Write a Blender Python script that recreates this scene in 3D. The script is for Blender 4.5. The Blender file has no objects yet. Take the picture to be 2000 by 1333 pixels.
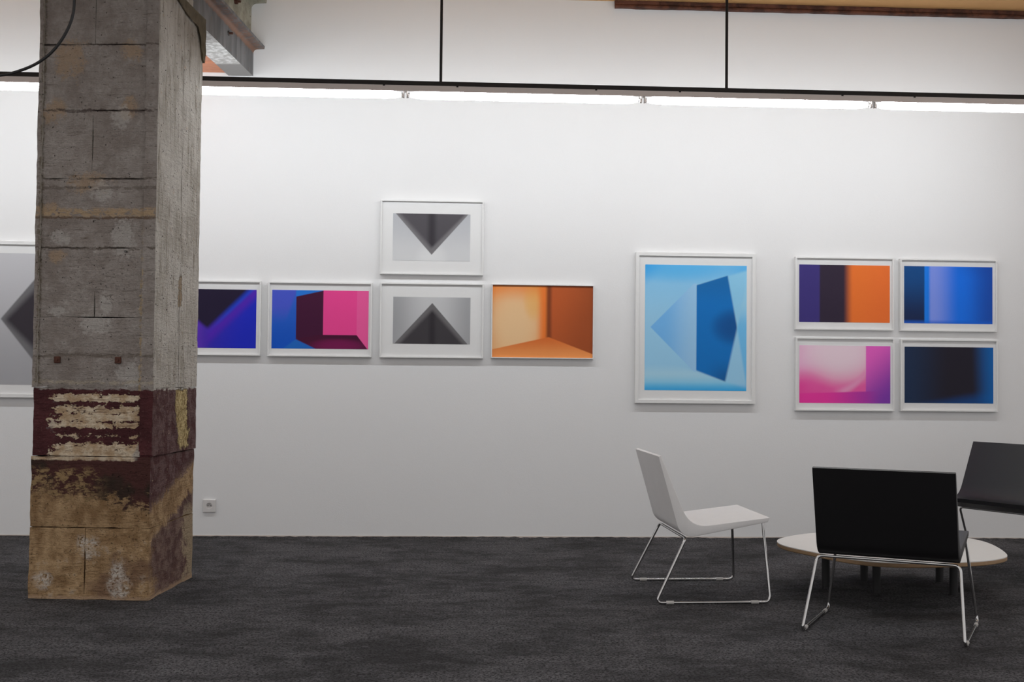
import bpy, bmesh, math, random
from mathutils import Vector, Matrix, noise
random.seed(7)
sc = bpy.context.scene

# ------------------------------------------------------------------ camera
CAM_H = 1.1047
YAW, PITCH, ROLL = 0.0525, 0.0288, 0.0100
F_PX = 2329.4
fw = Vector((math.sin(YAW) * math.cos(PITCH), math.cos(YAW) * math.cos(PITCH), math.sin(PITCH)))
rt = Vector((math.cos(YAW), -math.sin(YAW), 0))
dn = -rt.cross(fw)
c_, s_ = math.cos(ROLL), math.sin(ROLL)
r2 = c_ * rt - s_ * dn
d2 = s_ * rt + c_ * dn
cd = bpy.data.cameras.new('camera')
cam = bpy.data.objects.new('camera', cd)
sc.collection.objects.link(cam)
cd.sensor_width = 36
cd.lens = F_PX / 2000 * 36
cd.clip_start = 0.05
m = Matrix.Identity(4)
for i, v in enumerate((r2, -d2, -fw)):
    for j in range(3):
        m[j][i] = v[j]
m[2][3] = CAM_H
cam.matrix_world = m
sc.camera = cam

# ------------------------------------------------------------------ light of the hall
world = bpy.data.worlds.new('hall')
sc.world = world
world.use_nodes = True
bg = world.node_tree.nodes['Background']
bg.inputs['Color'].default_value = (1.0, 0.975, 0.965, 1)
bg.inputs['Strength'].default_value = 0.74
TUBE_STRENGTH = 36.0
sc.view_settings.view_transform = 'Standard'
sc.view_settings.look = 'None'
sc.view_settings.gamma = 1
sc.view_settings.use_curve_mapping = False
sc.view_settings.exposure = 0.0
try:
    sc.cycles.use_denoising = True
    sc.cycles.max_bounces = 4
    sc.cycles.diffuse_bounces = 3
    sc.cycles.glossy_bounces = 2
    sc.cycles.transmission_bounces = 1
    sc.cycles.use_adaptive_sampling = True
    sc.cycles.adaptive_threshold = 0.05
    sc.cycles.adaptive_min_samples = 16
except Exception:
    pass

# ------------------------------------------------------------------ helpers: objects
def link(o):
    sc.collection.objects.link(o)
    return o

def tag(o, label, cat, group=None):
    o['label'] = label
    o['category'] = cat
    if group:
        o['group'] = group
    return o

def empty(name, loc=(0, 0, 0), rz=0.0):
    o = link(bpy.data.objects.new(name, None))
    o.location = loc
    o.rotation_euler = (0, 0, rz)
    o.empty_display_size = 0.1
    return o

def obj(name, bm, mat, parent=None, smooth=None):
    me = bpy.data.meshes.new(name)
    bmesh.ops.recalc_face_normals(bm, faces=bm.faces[:])
    bm.to_mesh(me)
    bm.free()
    if smooth is not None:
        if smooth >= 180:
            for p in me.polygons:
                p.use_smooth = True
        else:
            me.shade_smooth() if hasattr(me, 'shade_smooth') else None
            me.set_sharp_from_angle(angle=math.radians(smooth))
    me.materials.append(mat)
    o = link(bpy.data.objects.new(name, me))
    if parent:
        o.parent = parent
    return o

def struct(o):
    o['kind'] = 'structure'
    return o

def box(bm, a, b, bevel=0.0, seg=1):
    r = bmesh.ops.create_cube(bm, size=1)
    vs = r['verts']
    for v in vs:
        v.co = Vector([a[i] + (v.co[i] + 0.5) * (b[i] - a[i]) for i in range(3)])
    if bevel:
        es = list({e for v in vs for e in v.link_edges})
        bmesh.ops.bevel(bm, geom=es, offset=bevel, segments=seg, affect='EDGES', profile=0.5)
    return bm

def boxbm(a, b, bevel=0.0, seg=1):
    return box(bmesh.new(), a, b, bevel, seg)

def tube(bm, pts, r, n=10, closed=False, caps=True):
    """sweep a circle of radius r (or list of radii) along a polyline, parallel transport"""
    pts = [Vector(p) for p in pts]
    N = len(pts)
    rs = r if isinstance(r, (list, tuple)) else [r] * N
    tang = []
    for i in range(N):
        a = pts[i - 1] if i > 0 else pts[0]
        b = pts[i + 1] if i < N - 1 else pts[-1]
        tang.append((b - a).normalized())
    up = Vector((0, 0, 1)) if abs(tang[0].z) < 0.9 else Vector((1, 0, 0))
    u = tang[0].cross(up).normalized()
    rings = []
    for i in range(N):
        t = tang[i]
        u = (u - t * u.dot(t)).normalized()
        v = t.cross(u)
        rings.append([bm.verts.new(pts[i] + (u * math.cos(2 * math.pi * k / n) + v * math.sin(2 * math.pi * k / n)) * rs[i]) for k in range(n)])
    for i in range(N - 1):
        for k in range(n):
            bm.faces.new((rings[i][k], rings[i][(k + 1) % n], rings[i + 1][(k + 1) % n], rings[i + 1][k]))
    if caps:
        bm.faces.new(rings[0][::-1])
        bm.faces.new(rings[-1])
    return bm

def fillet(pts, rad, n=6):
    """round the inner corners of a polyline"""
    pts = [Vector(p) for p in pts]
    out = [pts[0]]
    for i in range(1, len(pts) - 1):
        p, a, b = pts[i], pts[i - 1], pts[i + 1]
        r = rad[i] if isinstance(rad, (list, tuple)) else rad
        da, db = (a - p), (b - p)
        d = min(r, da.length * 0.49, db.length * 0.49)
        A = p + da.normalized() * d
        B = p + db.normalized() * d
        for k in range(n + 1):
            t = k / n
            out.append(A * (1 - t) ** 2 + p * 2 * t * (1 - t) + B * t * t)
    out.append(pts[-1])
    return out

def prism(poly, axis, a, b, bm=None):
    """extrude a 2D polygon along axis 'x','y' or 'z' from a to b; poly gives the other two coordinates in order"""
    bm = bm or bmesh.new()
    def P(q, t):
        if axis == 'x':
            return (t, q[0], q[1])
        if axis == 'y':
            return (q[0], t, q[1])
        return (q[0], q[1], t)
    A = [bm.verts.new(P(q, a)) for q in poly]
    B = [bm.verts.new(P(q, b)) for q in poly]
    n = len(poly)
    for i in range(n):
        bm.faces.new((A[i], A[(i + 1) % n], B[(i + 1) % n], B[i]))
    bm.faces.new(A[::-1])
    bm.faces.new(B)
    return bm

def rough_box(a, b, cell, amp, seed, soft=0.004, fine=0.35, keep=None, freq=7.0):
    """a hewn block: gridded box whose surface is uneven and whose edges are worn"""
    bm = bmesh.new()
    a, b = Vector(a), Vector(b)
    n = [max(2, int(round((b[i] - a[i]) / cell))) for i in range(3)]
    cache = {}
    def V(i, j, k):
        key = (i, j, k)
        if key not in cache:
            co = Vector((a[0] + (b[0] - a[0]) * i / n[0], a[1] + (b[1] - a[1]) * j / n[1], a[2] + (b[2] - a[2]) * k / n[2]))
            cache[key] = bm.verts.new(co)
        return cache[key]
    for ax in range(3):
        u, w = [q for q in range(3) if q != ax]
        for side in (0, n[ax]):
            for i in range(n[u]):
                for j in range(n[w]):
                    q = []
                    for di, dj in ((0, 0), (1, 0), (1, 1), (0, 1)):
                        idx = [0, 0, 0]
                        idx[ax] = side
                        idx[u] = i + di
                        idx[w] = j + dj
                        q.append(V(*idx))
                    bm.faces.new(q)
    off = Vector((3.17, 1.73, 0.71)) if seed is None else Vector((seed * 3.17, seed * 1.73, seed * 0.71))
    for (i, j, k), v in cache.items():
        nrm = Vector((0, 0, 0))
        edges = 0
        for q, (t, N) in enumerate(((i, n[0]), (j, n[1]), (k, n[2]))):
            if t == 0:
                nrm[q] -= 1
                edges += 1
            elif t == N:
                nrm[q] += 1
                edges += 1
        co = v.co.copy()
        d = amp * noise.noise(co * freq + off) + amp * fine * noise.noise(co * 31 + off) + amp * fine * 0.7 * noise.noise(Vector((co.x * 12, co.y * 12, co.z * 70)) + off)
        d2_ = 0.0
        if edges >= 2:
            d2_ = -soft * (1 + 1.3 * noise.noise(co * 22 + off))
        v.co = co + nrm.normalized() * d + nrm * d2_
        if keep:
            v.co = keep(v.co, co)
    return bm

# ------------------------------------------------------------------ helpers: node materials
def lin(c):
    c = c / 255.0
    return c / 12.92 if c <= 0.04045 else ((c + 0.055) / 1.055) ** 2.4

def rgb(r, g, b):
    return (lin(r), lin(g), lin(b), 1.0)

class E:
    """a scalar socket with arithmetic"""
    def __init__(s, M, sock):
        s.M, s.s = M, sock
    def _op(s, op, *o):
        return s.M.math(op, s, *o)
    def __add__(s, o): return s._op('ADD', o)
    __radd__ = __add__
    def __sub__(s, o): return s._op('SUBTRACT', o)
    def __rsub__(s, o): return s.M.math('SUBTRACT', o, s)
    def __mul__(s, o): return s._op('MULTIPLY', o)
    __rmul__ = __mul__
    def __truediv__(s, o): return s._op('DIVIDE', o)
    def min(s, o): return s._op('MINIMUM', o)
    def max(s, o): return s._op('MAXIMUM', o)
    def abs(s): return s._op('ABSOLUTE')
    def pow(s, o): return s._op('POWER', o)

class Mat:
    def __init__(s, name, rough=0.6, metallic=0.0, spec=0.5):
        s.m = bpy.data.materials.new(name)
        s.m.use_nodes = True
        s.t = s.m.node_tree
        s.b = s.t.nodes['Principled BSDF']
        s.b.inputs['Roughness'].default_value = rough
        s.b.inputs['Metallic'].default_value = metallic
        s.b.inputs['Specular IOR Level'].default_value = spec
        s._tc = None
    def n(s, k):
        return s.t.nodes.new(k)
    def put(s, sock, v):
        if isinstance(v, E):
            s.t.links.new(v.s, sock)
        elif hasattr(v, 'is_output'):
            s.t.links.new(v, sock)
        else:
            sock.default_value = v
    def math(s, op, *a):
        k = s.n('ShaderNodeMath')
        k.operation = op
        for i, v in enumerate(a):
            s.put(k.inputs[i], v)
        return E(s, k.outputs[0])
    def coord(s, kind='Object'):
        if s._tc is None:
            s._tc = s.n('ShaderNodeTexCoord')
        return s._tc.outputs[kind]
    def xyz(s, sock):
        k = s.n('ShaderNodeSeparateXYZ')
        s.t.links.new(sock, k.inputs[0])
        return [E(s, o) for o in k.outputs]
    def scale(s, sock, v):
        k = s.n('ShaderNodeVectorMath')
        k.operation = 'MULTIPLY'
        s.t.links.new(sock, k.inputs[0])
        k.inputs[1].default_value = v
        return k.outputs[0]
    def noise(s, sock, scale=5, detail=3, rough=0.55, dist=0.0):
        k = s.n('ShaderNodeTexNoise')
        s.t.links.new(sock, k.inputs['Vector'])
        k.inputs['Scale'].default_value = scale
        k.inputs['Detail'].default_value = detail
        k.inputs['Roughness'].default_value = rough
        k.inputs['Distortion'].default_value = dist
        return E(s, k.outputs['Fac'])
    def step(s, x, a, b):
        """0 below a, 1 above b, smooth between (a may exceed b to invert)"""
        inv = a > b
        if inv:
            a, b = b, a
        if abs(b - a) < 1e-6:
            b = a + 1e-6
        k = s.n('ShaderNodeMapRange')
        k.interpolation_type = 'SMOOTHSTEP'
        s.put(k.inputs['Value'], x)
        k.inputs['From Min'].default_value = a
        k.inputs['From Max'].default_value = b
        k.inputs['To Min'].default_value = 1.0 if inv else 0.0
        k.inputs['To Max'].default_value = 0.0 if inv else 1.0
        return E(s, k.outputs[0])
    def mix(s, f, a, b):
        k = s.n('ShaderNodeMix')
        k.data_type = 'RGBA'
        s.put(k.inputs[0], f)
        s.put(k.inputs[6], a)
        s.put(k.inputs[7], b)
        return k.outputs[2]
    def color(s, v):
        s.put(s.b.inputs['Base Color'], v)
    def bump(s, h, strength=0.3, dist=0.01):
        k = s.n('ShaderNodeBump')
        k.inputs['Strength'].default_value = strength
        k.inputs['Distance'].default_value = dist
        s.put(k.inputs['Height'], h)
        s.t.links.new(k.outputs[0], s.b.inputs['Normal'])
    def half(s, X, Y, p, q, soft):
        """mask of the side to the right of the way p->q in a y-down picture"""
        dx, dy = q[0] - p[0], q[1] - p[1]
        L = math.hypot(dx, dy)
        nx, ny = -dy / L, dx / L
        d = X * nx + Y * ny - (p[0] * nx + p[1] * ny)
        return s.step(d, -soft, soft)
    def poly(s, X, Y, pts, soft=2.0):
        """mask of a convex polygon, clockwise in a y-down picture; soft may be a list, one per side"""
        r = None
        for i in range(len(pts)):
            w = soft[i] if isinstance(soft, (list, tuple)) else soft
            if w is None:
                continue
            h = s.half(X, Y, pts[i], pts[(i + 1) % len(pts)], w)
            r = h if r is None else r * h
        return r
    def blob(s, X, Y, x, y, rx, ry, pw=1.0):
        d = ((X - x) / rx) * ((X - x) / rx) + ((Y - y) / ry) * ((Y - y) / ry)
        return s.step(d, 1.0, 0.0)

def simple(name, col, rough=0.6, metallic=0.0, var=0.08, nscale=40, bump=0.0, spec=0.5):
    M = Mat(name, rough, metallic, spec)
    o = M.coord()
    nz = M.noise(o, nscale, 4)
    c2 = tuple(min(1, c * (1 + var)) for c in col[:3]) + (1,)
    c1 = tuple(c * (1 - var) for c in col[:3]) + (1,)
    M.color(M.mix(nz, c1, c2))
    if bump:
        M.bump(nz, bump, 0.003)
    return M.m

# ------------------------------------------------------------------ materials of the room
def wall_material():
    M = Mat('white_wall_paint', 0.75, spec=0.2)
    o = M.coord()
    big = M.noise(o, 0.8, 3)
    fine = M.noise(o, 140, 2)
    M.color(M.mix(big, (0.80, 0.80, 0.805, 1), (0.84, 0.84, 0.845, 1)))
    M.bump(fine + M.noise(o, 30, 2) * 0.6, 0.12, 0.003)
    return M.m

def carpet_material():
    M = Mat('dark_grey_carpet', 0.95, spec=0.1)
    o = M.coord()
    big = M.noise(M.scale(o, (1.0, 1.2, 1)), 1.5, 6, 0.66)
    streak = M.noise(M.scale(o, (1.0, 1.8, 1)), 6.0, 5, 0.7, 0.6)
    mid = M.noise(o, 42, 4, 0.72)
    tuft = M.noise(o, 95, 3, 0.75)
    f = big * 0.6 + streak * 0.4
    base = M.mix(M.step(f, 0.38, 0.62), (0.060, 0.058, 0.060, 1), (0.172, 0.166, 0.175, 1))
    f2 = M.step(tuft * 0.72 + mid * 0.30, 0.41, 0.585)
    M.color(M.mix(f2, (0.026, 0.025, 0.026, 1), base))
    M.bump(tuft + mid * 0.7, 1.0, 0.012)
    return M.m

M_WALL = wall_material()
M_CARPET = carpet_material()
M_CEIL = simple('tan_ceiling_board', rgb(214, 164, 108), 0.7, var=0.06, nscale=6)
M_GAP = simple('bare_plaster_edge', (0.66, 0.58, 0.52, 1), 0.8, var=0.1, nscale=30)

# ------------------------------------------------------------------ room
WALL_Y = 8.13
CEIL_Z = 3.70
bm = bmesh.new()                                 # carpet, fuzzy where it meets the wall
xs = [-7 + 0.02 * i for i in range(0, 701)]
front = [-6.0, 0.0, 4.0, 7.6, 8.06]
rows = []
coarse = [-7 + 0.2 * i for i in range(71)]
grid = [[bm.verts.new((x, y, 0)) for x in coarse] for y in front]
for i in range(len(front) - 1):
    for j in range(len(coarse) - 1):
        bm.faces.new((grid[i][j], grid[i][j + 1], grid[i + 1][j + 1], grid[i + 1][j]))
a = [bm.verts.new((x, 8.06, 0)) for x in xs]
b = [bm.verts.new((x, 8.128, max(0, 0.006 + 0.006 * noise.noise(Vector((x * 2.3, 4, 0))) + 0.005 * noise.noise(Vector((x * 23, 9, 0)))))) for x in xs]
for j in range(len(xs) - 1):
    bm.faces.new((a[j], a[j + 1], b[j + 1], b[j]))
bmesh.ops.remove_doubles(bm, verts=bm.verts[:], dist=1e-5)
struct(obj('floor', bm, M_CARPET))
w = struct(obj('wall_back', boxbm((-7, WALL_Y, -0.02), (7, WALL_Y + 0.2, 4.0)), M_WALL))
struct(obj('baseboard_back', boxbm((-7, WALL_Y - 0.003, 0.0), (7, WALL_Y, 0.0115)), M_GAP))
struct(obj('ceiling', boxbm((-7, 4.6, CEIL_Z), (7, WALL_Y, CEIL_Z + 0.12)), M_CEIL))

# ------------------------------------------------------------------ stone pillar
PW, PD = 0.586, 0.663
pillar = empty('stone_pillar', (-2.02, 5.93, 0), math.atan2(-0.06, 0.60))
tag(pillar, 'weathered stone pillar with peeling dark red paint band standing on the carpet', 'pillar')

def pillar_material():
    M = Mat('weathered_pillar_stone', 0.85, spec=0.2)
    o = M.coord()
    X, Y, Z = M.xyz(o)
    nX, nY, nZ = M.xyz(M.coord('Normal'))
    side = M.step(nX, 0.55, 0.75)
    facing = M.step(nY, -0.3, -0.6)
    n_low = M.noise(o, 4.0, 3, 0.6)
    n_mid = M.noise(o, 15, 4, 0.65)
    n_hi = M.noise(o, 62, 3, 0.68)
    n_h = M.noise(M.scale(o, (3.2, 3.2, 26)), 2.4, 4, 0.70, 0.5)         # horizontal tool marks
    n_v = M.noise(M.scale(o, (15, 15, 2.0)), 2.4, 4, 0.68, 0.3)          # trowel marks on the plaster side
    n_e = M.noise(M.scale(o, (10, 10, 20)), 1.8, 4, 0.72, 0.6)           # ragged flake edges
    pits = M.noise(o, 78, 1, 0.5)
    big_pits = M.noise(M.scale(o, (1, 1, 0.7)), 24, 3, 0.6)
    jag = (n_mid - 0.5) * 2.6 + (n_hi - 0.5) * 1.6                       # about -0.6 .. 0.6
    jag_e = (n_e - 0.5) * 3.0 + (n_hi - 0.5) * 0.9
    def spots(c, lst, col, w, grain=0.0):
        acc = None
        for (u, z, ru, rz) in lst:
            du = (X - u) / ru
            dz = (Z - z) / rz
            q = M.step(du * du + dz * dz + jag * 1.9, 1.40, 0.15)
            acc = q if acc is None else acc.max(q)
        acc = acc * facing * w
        if grain:
            acc = acc * M.step(n_hi, 0.36, 0.60)
        return M.mix(acc, c, col)
    # ---- upper bare stone, front
    c = M.mix(M.step(n_low * 0.55 + n_mid * 0.45, 0.36, 0.64), (0.235, 0.200, 0.178, 1), (0.365, 0.330, 0.303, 1))
    c = M.mix(M.step(n_hi, 0.34, 0.66) * 0.35, c, (0.200, 0.172, 0.152, 1))
    c = M.mix(M.step(n_h, 0.41, 0.30) * M.step(n_low, 0.40, 0.58), c, (0.115, 0.092, 0.078, 1))
    c = M.mix(M.step(n_mid, 0.60, 0.74) * 0.45, c, (0.45, 0.42, 0.385, 1))
    c = spots(c, [(0.150, 2.640, .085, .10), (0.455, 2.670, .05, .06), (0.08, 2.385, .06, .06), (0.445, 2.397, .045, .055),
                  (0.26, 2.025, .10, .05), (0.10, 1.66, .05, .035), (0.05, 1.90, .05, .03)], (0.37, 0.265, 0.175, 1), 0.75)
    c = spots(c, [(0.43, 1.752, .06, .09), (0.350, 1.435, .03, .06), (0.115, 1.397, .055, .025), (0.470, 1.081, .06, .07),
                  (0.315, 1.985, .06, .06), (0.405, 2.34, .05, .07), (0.120, 1.752, .05, .04), (0.30, 1.33, .08, .05)], (0.47, 0.445, 0.415, 1), 0.62)
    # tan mortar line and sooty rows at the joints
    for (z0, half_, col, amt) in ((1.880, 0.020, (0.44, 0.31, 0.18, 1), 0.8), (1.853, 0.006, (0.13, 0.08, 0.05, 1), 0.8), (2.38, 0.007, (0.07, 0.05, 0.045, 1), 0.8),
                                  (2.706, 0.005, (0.08, 0.06, 0.05, 1), 0.7), (2.045, 0.005, (0.09, 0.07, 0.055, 1), 0.7), (2.00, 0.008, (0.11, 0.085, 0.07, 1), 0.6), (1.706, 0.006, (0.09, 0.07, 0.055, 1), 0.8),
                                  (1.18, 0.009, (0.12, 0.095, 0.075, 1), 0.6), (1.05, 0.008, (0.42, 0.36, 0.27, 1), 0.6)):
        d = (Z - z0 + jag * 0.012).abs()
        c = M.mix(M.step(d, half_ * 1.5, half_ * 0.5) * M.step(n_e, 0.38, 0.52) * amt, c, col)
    # flaked edge beside the corner render
    d = (X - 0.527 + jag * 0.014).abs()
    c = M.mix(M.step(d, 0.012, 0.004) * M.step(n_e, 0.42, 0.55) * M.step(Z, 1.9, 1.5) * facing, c, (0.40, 0.31, 0.20, 1))
    d = (X - 0.020 + jag * 0.014).abs()
    c = M.mix(M.step(d, 0.012, 0.003) * M.step(n_e, 0.40, 0.55) * facing * 0.8, c, (0.14, 0.115, 0.08, 1))
    c = M.mix(M.step(pits, 0.265, 0.215), c, (0.055, 0.042, 0.036, 1))
    # ---- red painted belt, front
    red = M.mix(M.step(n_low, 0.4, 0.65), (0.058, 0.017, 0.019, 1), (0.098, 0.030, 0.033, 1))
    red = M.mix(M.step(n_hi, 0.58, 0.70) * 0.5, red, (0.15, 0.075, 0.07, 1))
    bare = M.mix(M.step(n_mid, 0.4, 0.62), (0.46, 0.325, 0.20, 1), (0.66, 0.55, 0.41, 1))
    bare = M.mix(M.step(n_h, 0.46, 0.34) * 0.85, bare, (0.21, 0.135, 0.085, 1))
    bare = M.mix(M.step(n_low, 0.56, 0.64) * M.step(X, 0.3, 0.42) * 0.7, bare, (0.42, 0.40, 0.38, 1))
    rows = None
    for (z0, wd, amp) in ((0.975, 0.024, 1.0), (0.915, 0.030, .86), (0.878, 0.026, 1.0), (0.842, 0.022, .95), (0.790, 0.024, .45), (0.733, 0.034, .86), (0.700, 0.026, 1.5)):
        q = M.step((Z - z0).abs(), wd * 1.6, 0.0) * amp
        rows = q if rows is None else rows.max(q)
    inner = M.step(X + jag * 0.03, 0.02, 0.16) * M.step(X + jag * 0.02, 0.538, 0.518)
    strip = M.step(rows * inner + jag_e * 0.85 + (n_low - 0.5) * 0.8, 0.50, 0.57) * M.step(rows * inner, 0.12, 0.24)
    red = M.mix(strip, red, bare)
    red = M.mix(M.step(n_mid, 0.60, 0.67) * M.step(X, 0.14, 0.05) * 0.6, red, (0.22, 0.19, 0.19, 1))
    belt = M.step(Z + (n_e - 0.5) * 0.05, 1.012, 1.020)
    # ---- base: grime fading to sandstone, front
    tan = M.mix(M.step(n_mid * 0.55 + n_low * 0.45, 0.38, 0.62), (0.235, 0.140, 0.068, 1), (0.45, 0.305, 0.168, 1))
    tan = M.mix(M.step(n_low, 0.50, 0.62) * M.step(X, 0.22, 0.34) * M.step(Z, 0.35, 0.30) * 0.8, tan, (0.155, 0.085, 0.055, 1))
    tan = M.mix(M.step(n_mid, 0.58, 0.70) * M.step(Z, 0.35, 0.30) * 0.6, tan, (0.40, 0.32, 0.25, 1))
    tan = M.mix(M.step(n_hi, 0.40, 0.28) * 0.8, tan, (0.095, 0.058, 0.035, 1))
    grime = M.mix(M.step(n_low, 0.44, 0.56), (0.036, 0.023, 0.017, 1), (0.070, 0.027, 0.024, 1))
    grime = M.mix(M.step(n_e * 0.6 + n_mid * 0.4, 0.48, 0.56) * M.step(X, 0.40, 0.24) * M.step(Z, 0.655, 0.61), grime, (0.30, 0.20, 0.10, 1))
    gz = M.step(Z + jag_e * 0.13 + jag * 0.04 + X * 0.16 + 0.03 + (n_low - 0.5) * 0.40, 0.525, 0.60)
    base = M.mix(gz, tan, grime)
    base = spots(base, [(0.440, 0.095, .055, .10), (0.065, 0.09, .05, .05), (0.29, 0.25, .06, .06)], (0.60, 0.55, 0.49, 1), 0.85, 1)
    lip = M.step((Z - 0.682 + jag * 0.008).abs(), 0.014, 0.006) * facing
    base = M.mix(lip * M.step(X, 0.53, 0.50) * 0.9, base, bare)
    base = M.mix(M.step(Z + jag * 0.012, 0.022, 0.008) * 0.7, base, (0.42, 0.29, 0.19, 1))
    lowband = M.step(Z, 0.690, 0.692)
    f = M.mix(lowband, base, red)
    front = M.mix(belt, f, c)
    # ---- right side
    V = Y
    pl = M.mix(M.step(n_v * 0.5 + n_low * 0.5, 0.38, 0.60), (0.36, 0.325, 0.275, 1), (0.54, 0.505, 0.455, 1))
    pl = M.mix(M.step(n_v, 0.40, 0.30) * 0.8, pl, (0.21, 0.175, 0.135, 1))
    pl = M.mix(M.step(n_mid, 0.36, 0.26) * 0.6, pl, (0.26, 0.21, 0.16, 1))
    pl = M.mix(M.step(n_mid, 0.64, 0.70) * 0.65, pl, (0.43, 0.315, 0.21, 1))
    pl = M.mix(M.step(pits, 0.30, 0.24), pl, (0.075, 0.058, 0.046, 1))
    pl = M.mix(M.step(big_pits, 0.29, 0.25), pl, (0.09, 0.068, 0.050, 1))
    slot = M.step((V - 0.365 + jag * 0.025).abs(), 0.030, 0.020) * M.step((Z - 1.52 + jag * 0.03).abs(), 0.085, 0.07)
    pl = M.mix(slot * 0.8, pl, (0.28, 0.19, 0.10, 1))
    sred = M.mix(M.step(n_mid, 0.40, 0.60), (0.078, 0.030, 0.030, 1), (0.145, 0.085, 0.080, 1))
    sred = M.mix(M.step(n_e, 0.62, 0.68) * M.step(V, 0.28, 0.22), sred, (0.38, 0.27, 0.19, 1))
    hole = M.step((V - 0.43 - jag * 0.05 - (0.86 - Z) * 0.22).abs() + M.step(Z, 0.80, 0.72) * 0.02, 0.10, 0.088) * M.step(Z + jag * 0.03, 0.70, 0.72)
    rub = M.mix(M.step(n_hi * 0.6 + n_mid * 0.4, 0.38, 0.62), (0.22, 0.145, 0.05, 1), (0.62, 0.49, 0.25, 1))
    sred = M.mix(hole, sred, rub)
    slow = M.mix(M.step(n_mid, 0.38, 0.62), (0.105, 0.055, 0.048, 1), (0.20, 0.130, 0.105, 1))
    diag = (Z - 0.36 - V * 0.28 + jag * 0.05).abs()
    slow = M.mix(M.step(diag, 0.085, 0.06), slow, tan)
    slow = M.mix(M.step(V + jag * 0.10 + (n_low - 0.5) * 0.3, 0.12, 0.04) * M.step(Z, 0.36, 0.34), slow, tan)
    slow = M.mix(M.step(V + jag * 0.13 + (n_low - 0.5) * 0.3, 0.49, 0.56) * M.step(Z + jag * 0.06, 0.42, 0.36), slow, (0.34, 0.26, 0.17, 1))
    slow = M.mix(M.step(Z + jag * 0.045 - V * 0.28, 0.445, 0.475), slow, sred)
    slow = M.mix(M.step(Z + jag * 0.02, 0.03, 0.008) * 0.8, slow, (0.42, 0.29, 0.19, 1))
    sd = M.mix(belt, M.mix(lowband, slow, sred), pl)
    M.color(M.mix(side, front, sd))
    h = n_h * 0.5 + n_mid * 0.8 + n_hi * 0.5 - M.step(pits, 0.30, 0.21) * 0.9 + strip * (1.0 - belt) * lowband * 0.8 - hole * (1.0 - belt) * side * 1.2 - slot * side * belt
    M.bump(h, 1.0, 0.016)
    return M.m

M_STONE = pillar_material()
courses = [  # z0, z1, splits, outward growth
    (0.000, 0.345, [0.272], 0.005), (0.3465, 0.690, [], 0.004), (0.6915, 1.0235, [], 0.0), (1.025, 1.3665, [], 0.0),
    (1.368, 1.7055, [0.293], 0.0007), (1.707, 2.0445, [], 0.0), (2.046, 2.3805, [0.268], 0.0007), (2.382, 2.7055, [], 0.0), (2.707, 3.028, [0.272], 0.001)]
sd = 1
for (z0, z1, sp, g) in courses:
    cuts = [-g] + sp + [PW - 0.004 + g]
    for k in range(len(cuts) - 1):
        x0 = cuts[k] + (0.0008 if k else 0)
        x1 = cuts[k + 1] - (0.0008 if k < len(cuts) - 2 else 0)
        obj('stone_block', rough_box((x0, -g, z0), (x1, PD + g, z1), 0.017, 0.0055, None, soft=0.0006 if z0 > 0.6 else 0.0009), M_STONE, pillar, smooth=50)
        sd += 1
# remains of render: right side in panels with an open seam, and ragged corner strips on the front
def ragged(edge_x, sgn):
    def f(co, org):
        if abs(org.x - edge_x) < 1e-4:
            co.x += sgn * (0.006 * noise.noise(Vector((0, 0, org.z * 9))) + 0.004 * noise.noise(Vector((3, 0, org.z * 40))))
        return co
    return f
for (y0, y1, z0, z1) in ((-0.004, 0.3580, 1.0245, 3.024), (0.3605, PD + 0.004, 1.0245, 3.024), (-0.004, PD + 0.004, 0.694, 1.0238)):
    obj('plaster_panel', rough_box((PW - 0.006, y0, z0), (PW + 0.010, y1, z1), 0.02, 0.0040, None, soft=0.0008), M_STONE, pillar, smooth=50)
    sd += 1
for (x0, x1, z0, z1, ex, sg) in ((0.530, PW + 0.009, 1.0245, 3.024, 0.530, 1), (0.530, PW + 0.009, 0.70, 1.0238, 0.530, 1), (-0.004, 0.020, 1.0245, 3.024, 0.020, 1)):
    obj('corner_render', rough_box((x0, -0.013, z0), (x1, 0.004, z1), 0.016, 0.003, None, soft=0.0010, keep=ragged(ex, sg)), M_STONE, pillar, smooth=50)
    sd += 1
# bulky mortar packing under the beam, at the rear right edge
M_MORTAR = simple('brown_mortar', (0.13, 0.105, 0.065, 1), 0.9, var=0.55, nscale=22, bump=0.5)
pk = [(0.16, 3.030), (PD + 0.012, 3.030), (PD + 0.016, 2.95), (PD + 0.010, 2.87), (PD + 0.006, 2.79), (PD - 0.022, 2.80), (PD - 0.045, 2.86), (PD - 0.06, 2.93), (PD - 0.11, 2.955), (0.46, 2.972), (0.38, 2.962), (0.30, 2.990), (0.22, 3.000)]
bm = prism(pk, 'x', PW - 0.012, PW + 0.022)
bmesh.ops.triangulate(bm, faces=[f for f in bm.faces if len(f.verts) > 4])
bmesh.ops.subdivide_edges(bm, edges=bm.edges[:], cuts=3, use_grid_fill=True)
for v in bm.verts:
    if v.co.x > PW:
        v.co += Vector((1, 0.4, 0.3)) * 0.009 * noise.noise(v.co * 26)
obj('mortar_packing', bm, M_MORTAR, pillar, smooth=50)
obj('bearing_stone', rough_box((0.03, 0.05, 3.030), (PW - 0.03, PD - 0.04, 3.1195), 0.03, 0.002, 12, soft=0.002), M_STONE, pillar, smooth=50)
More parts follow.
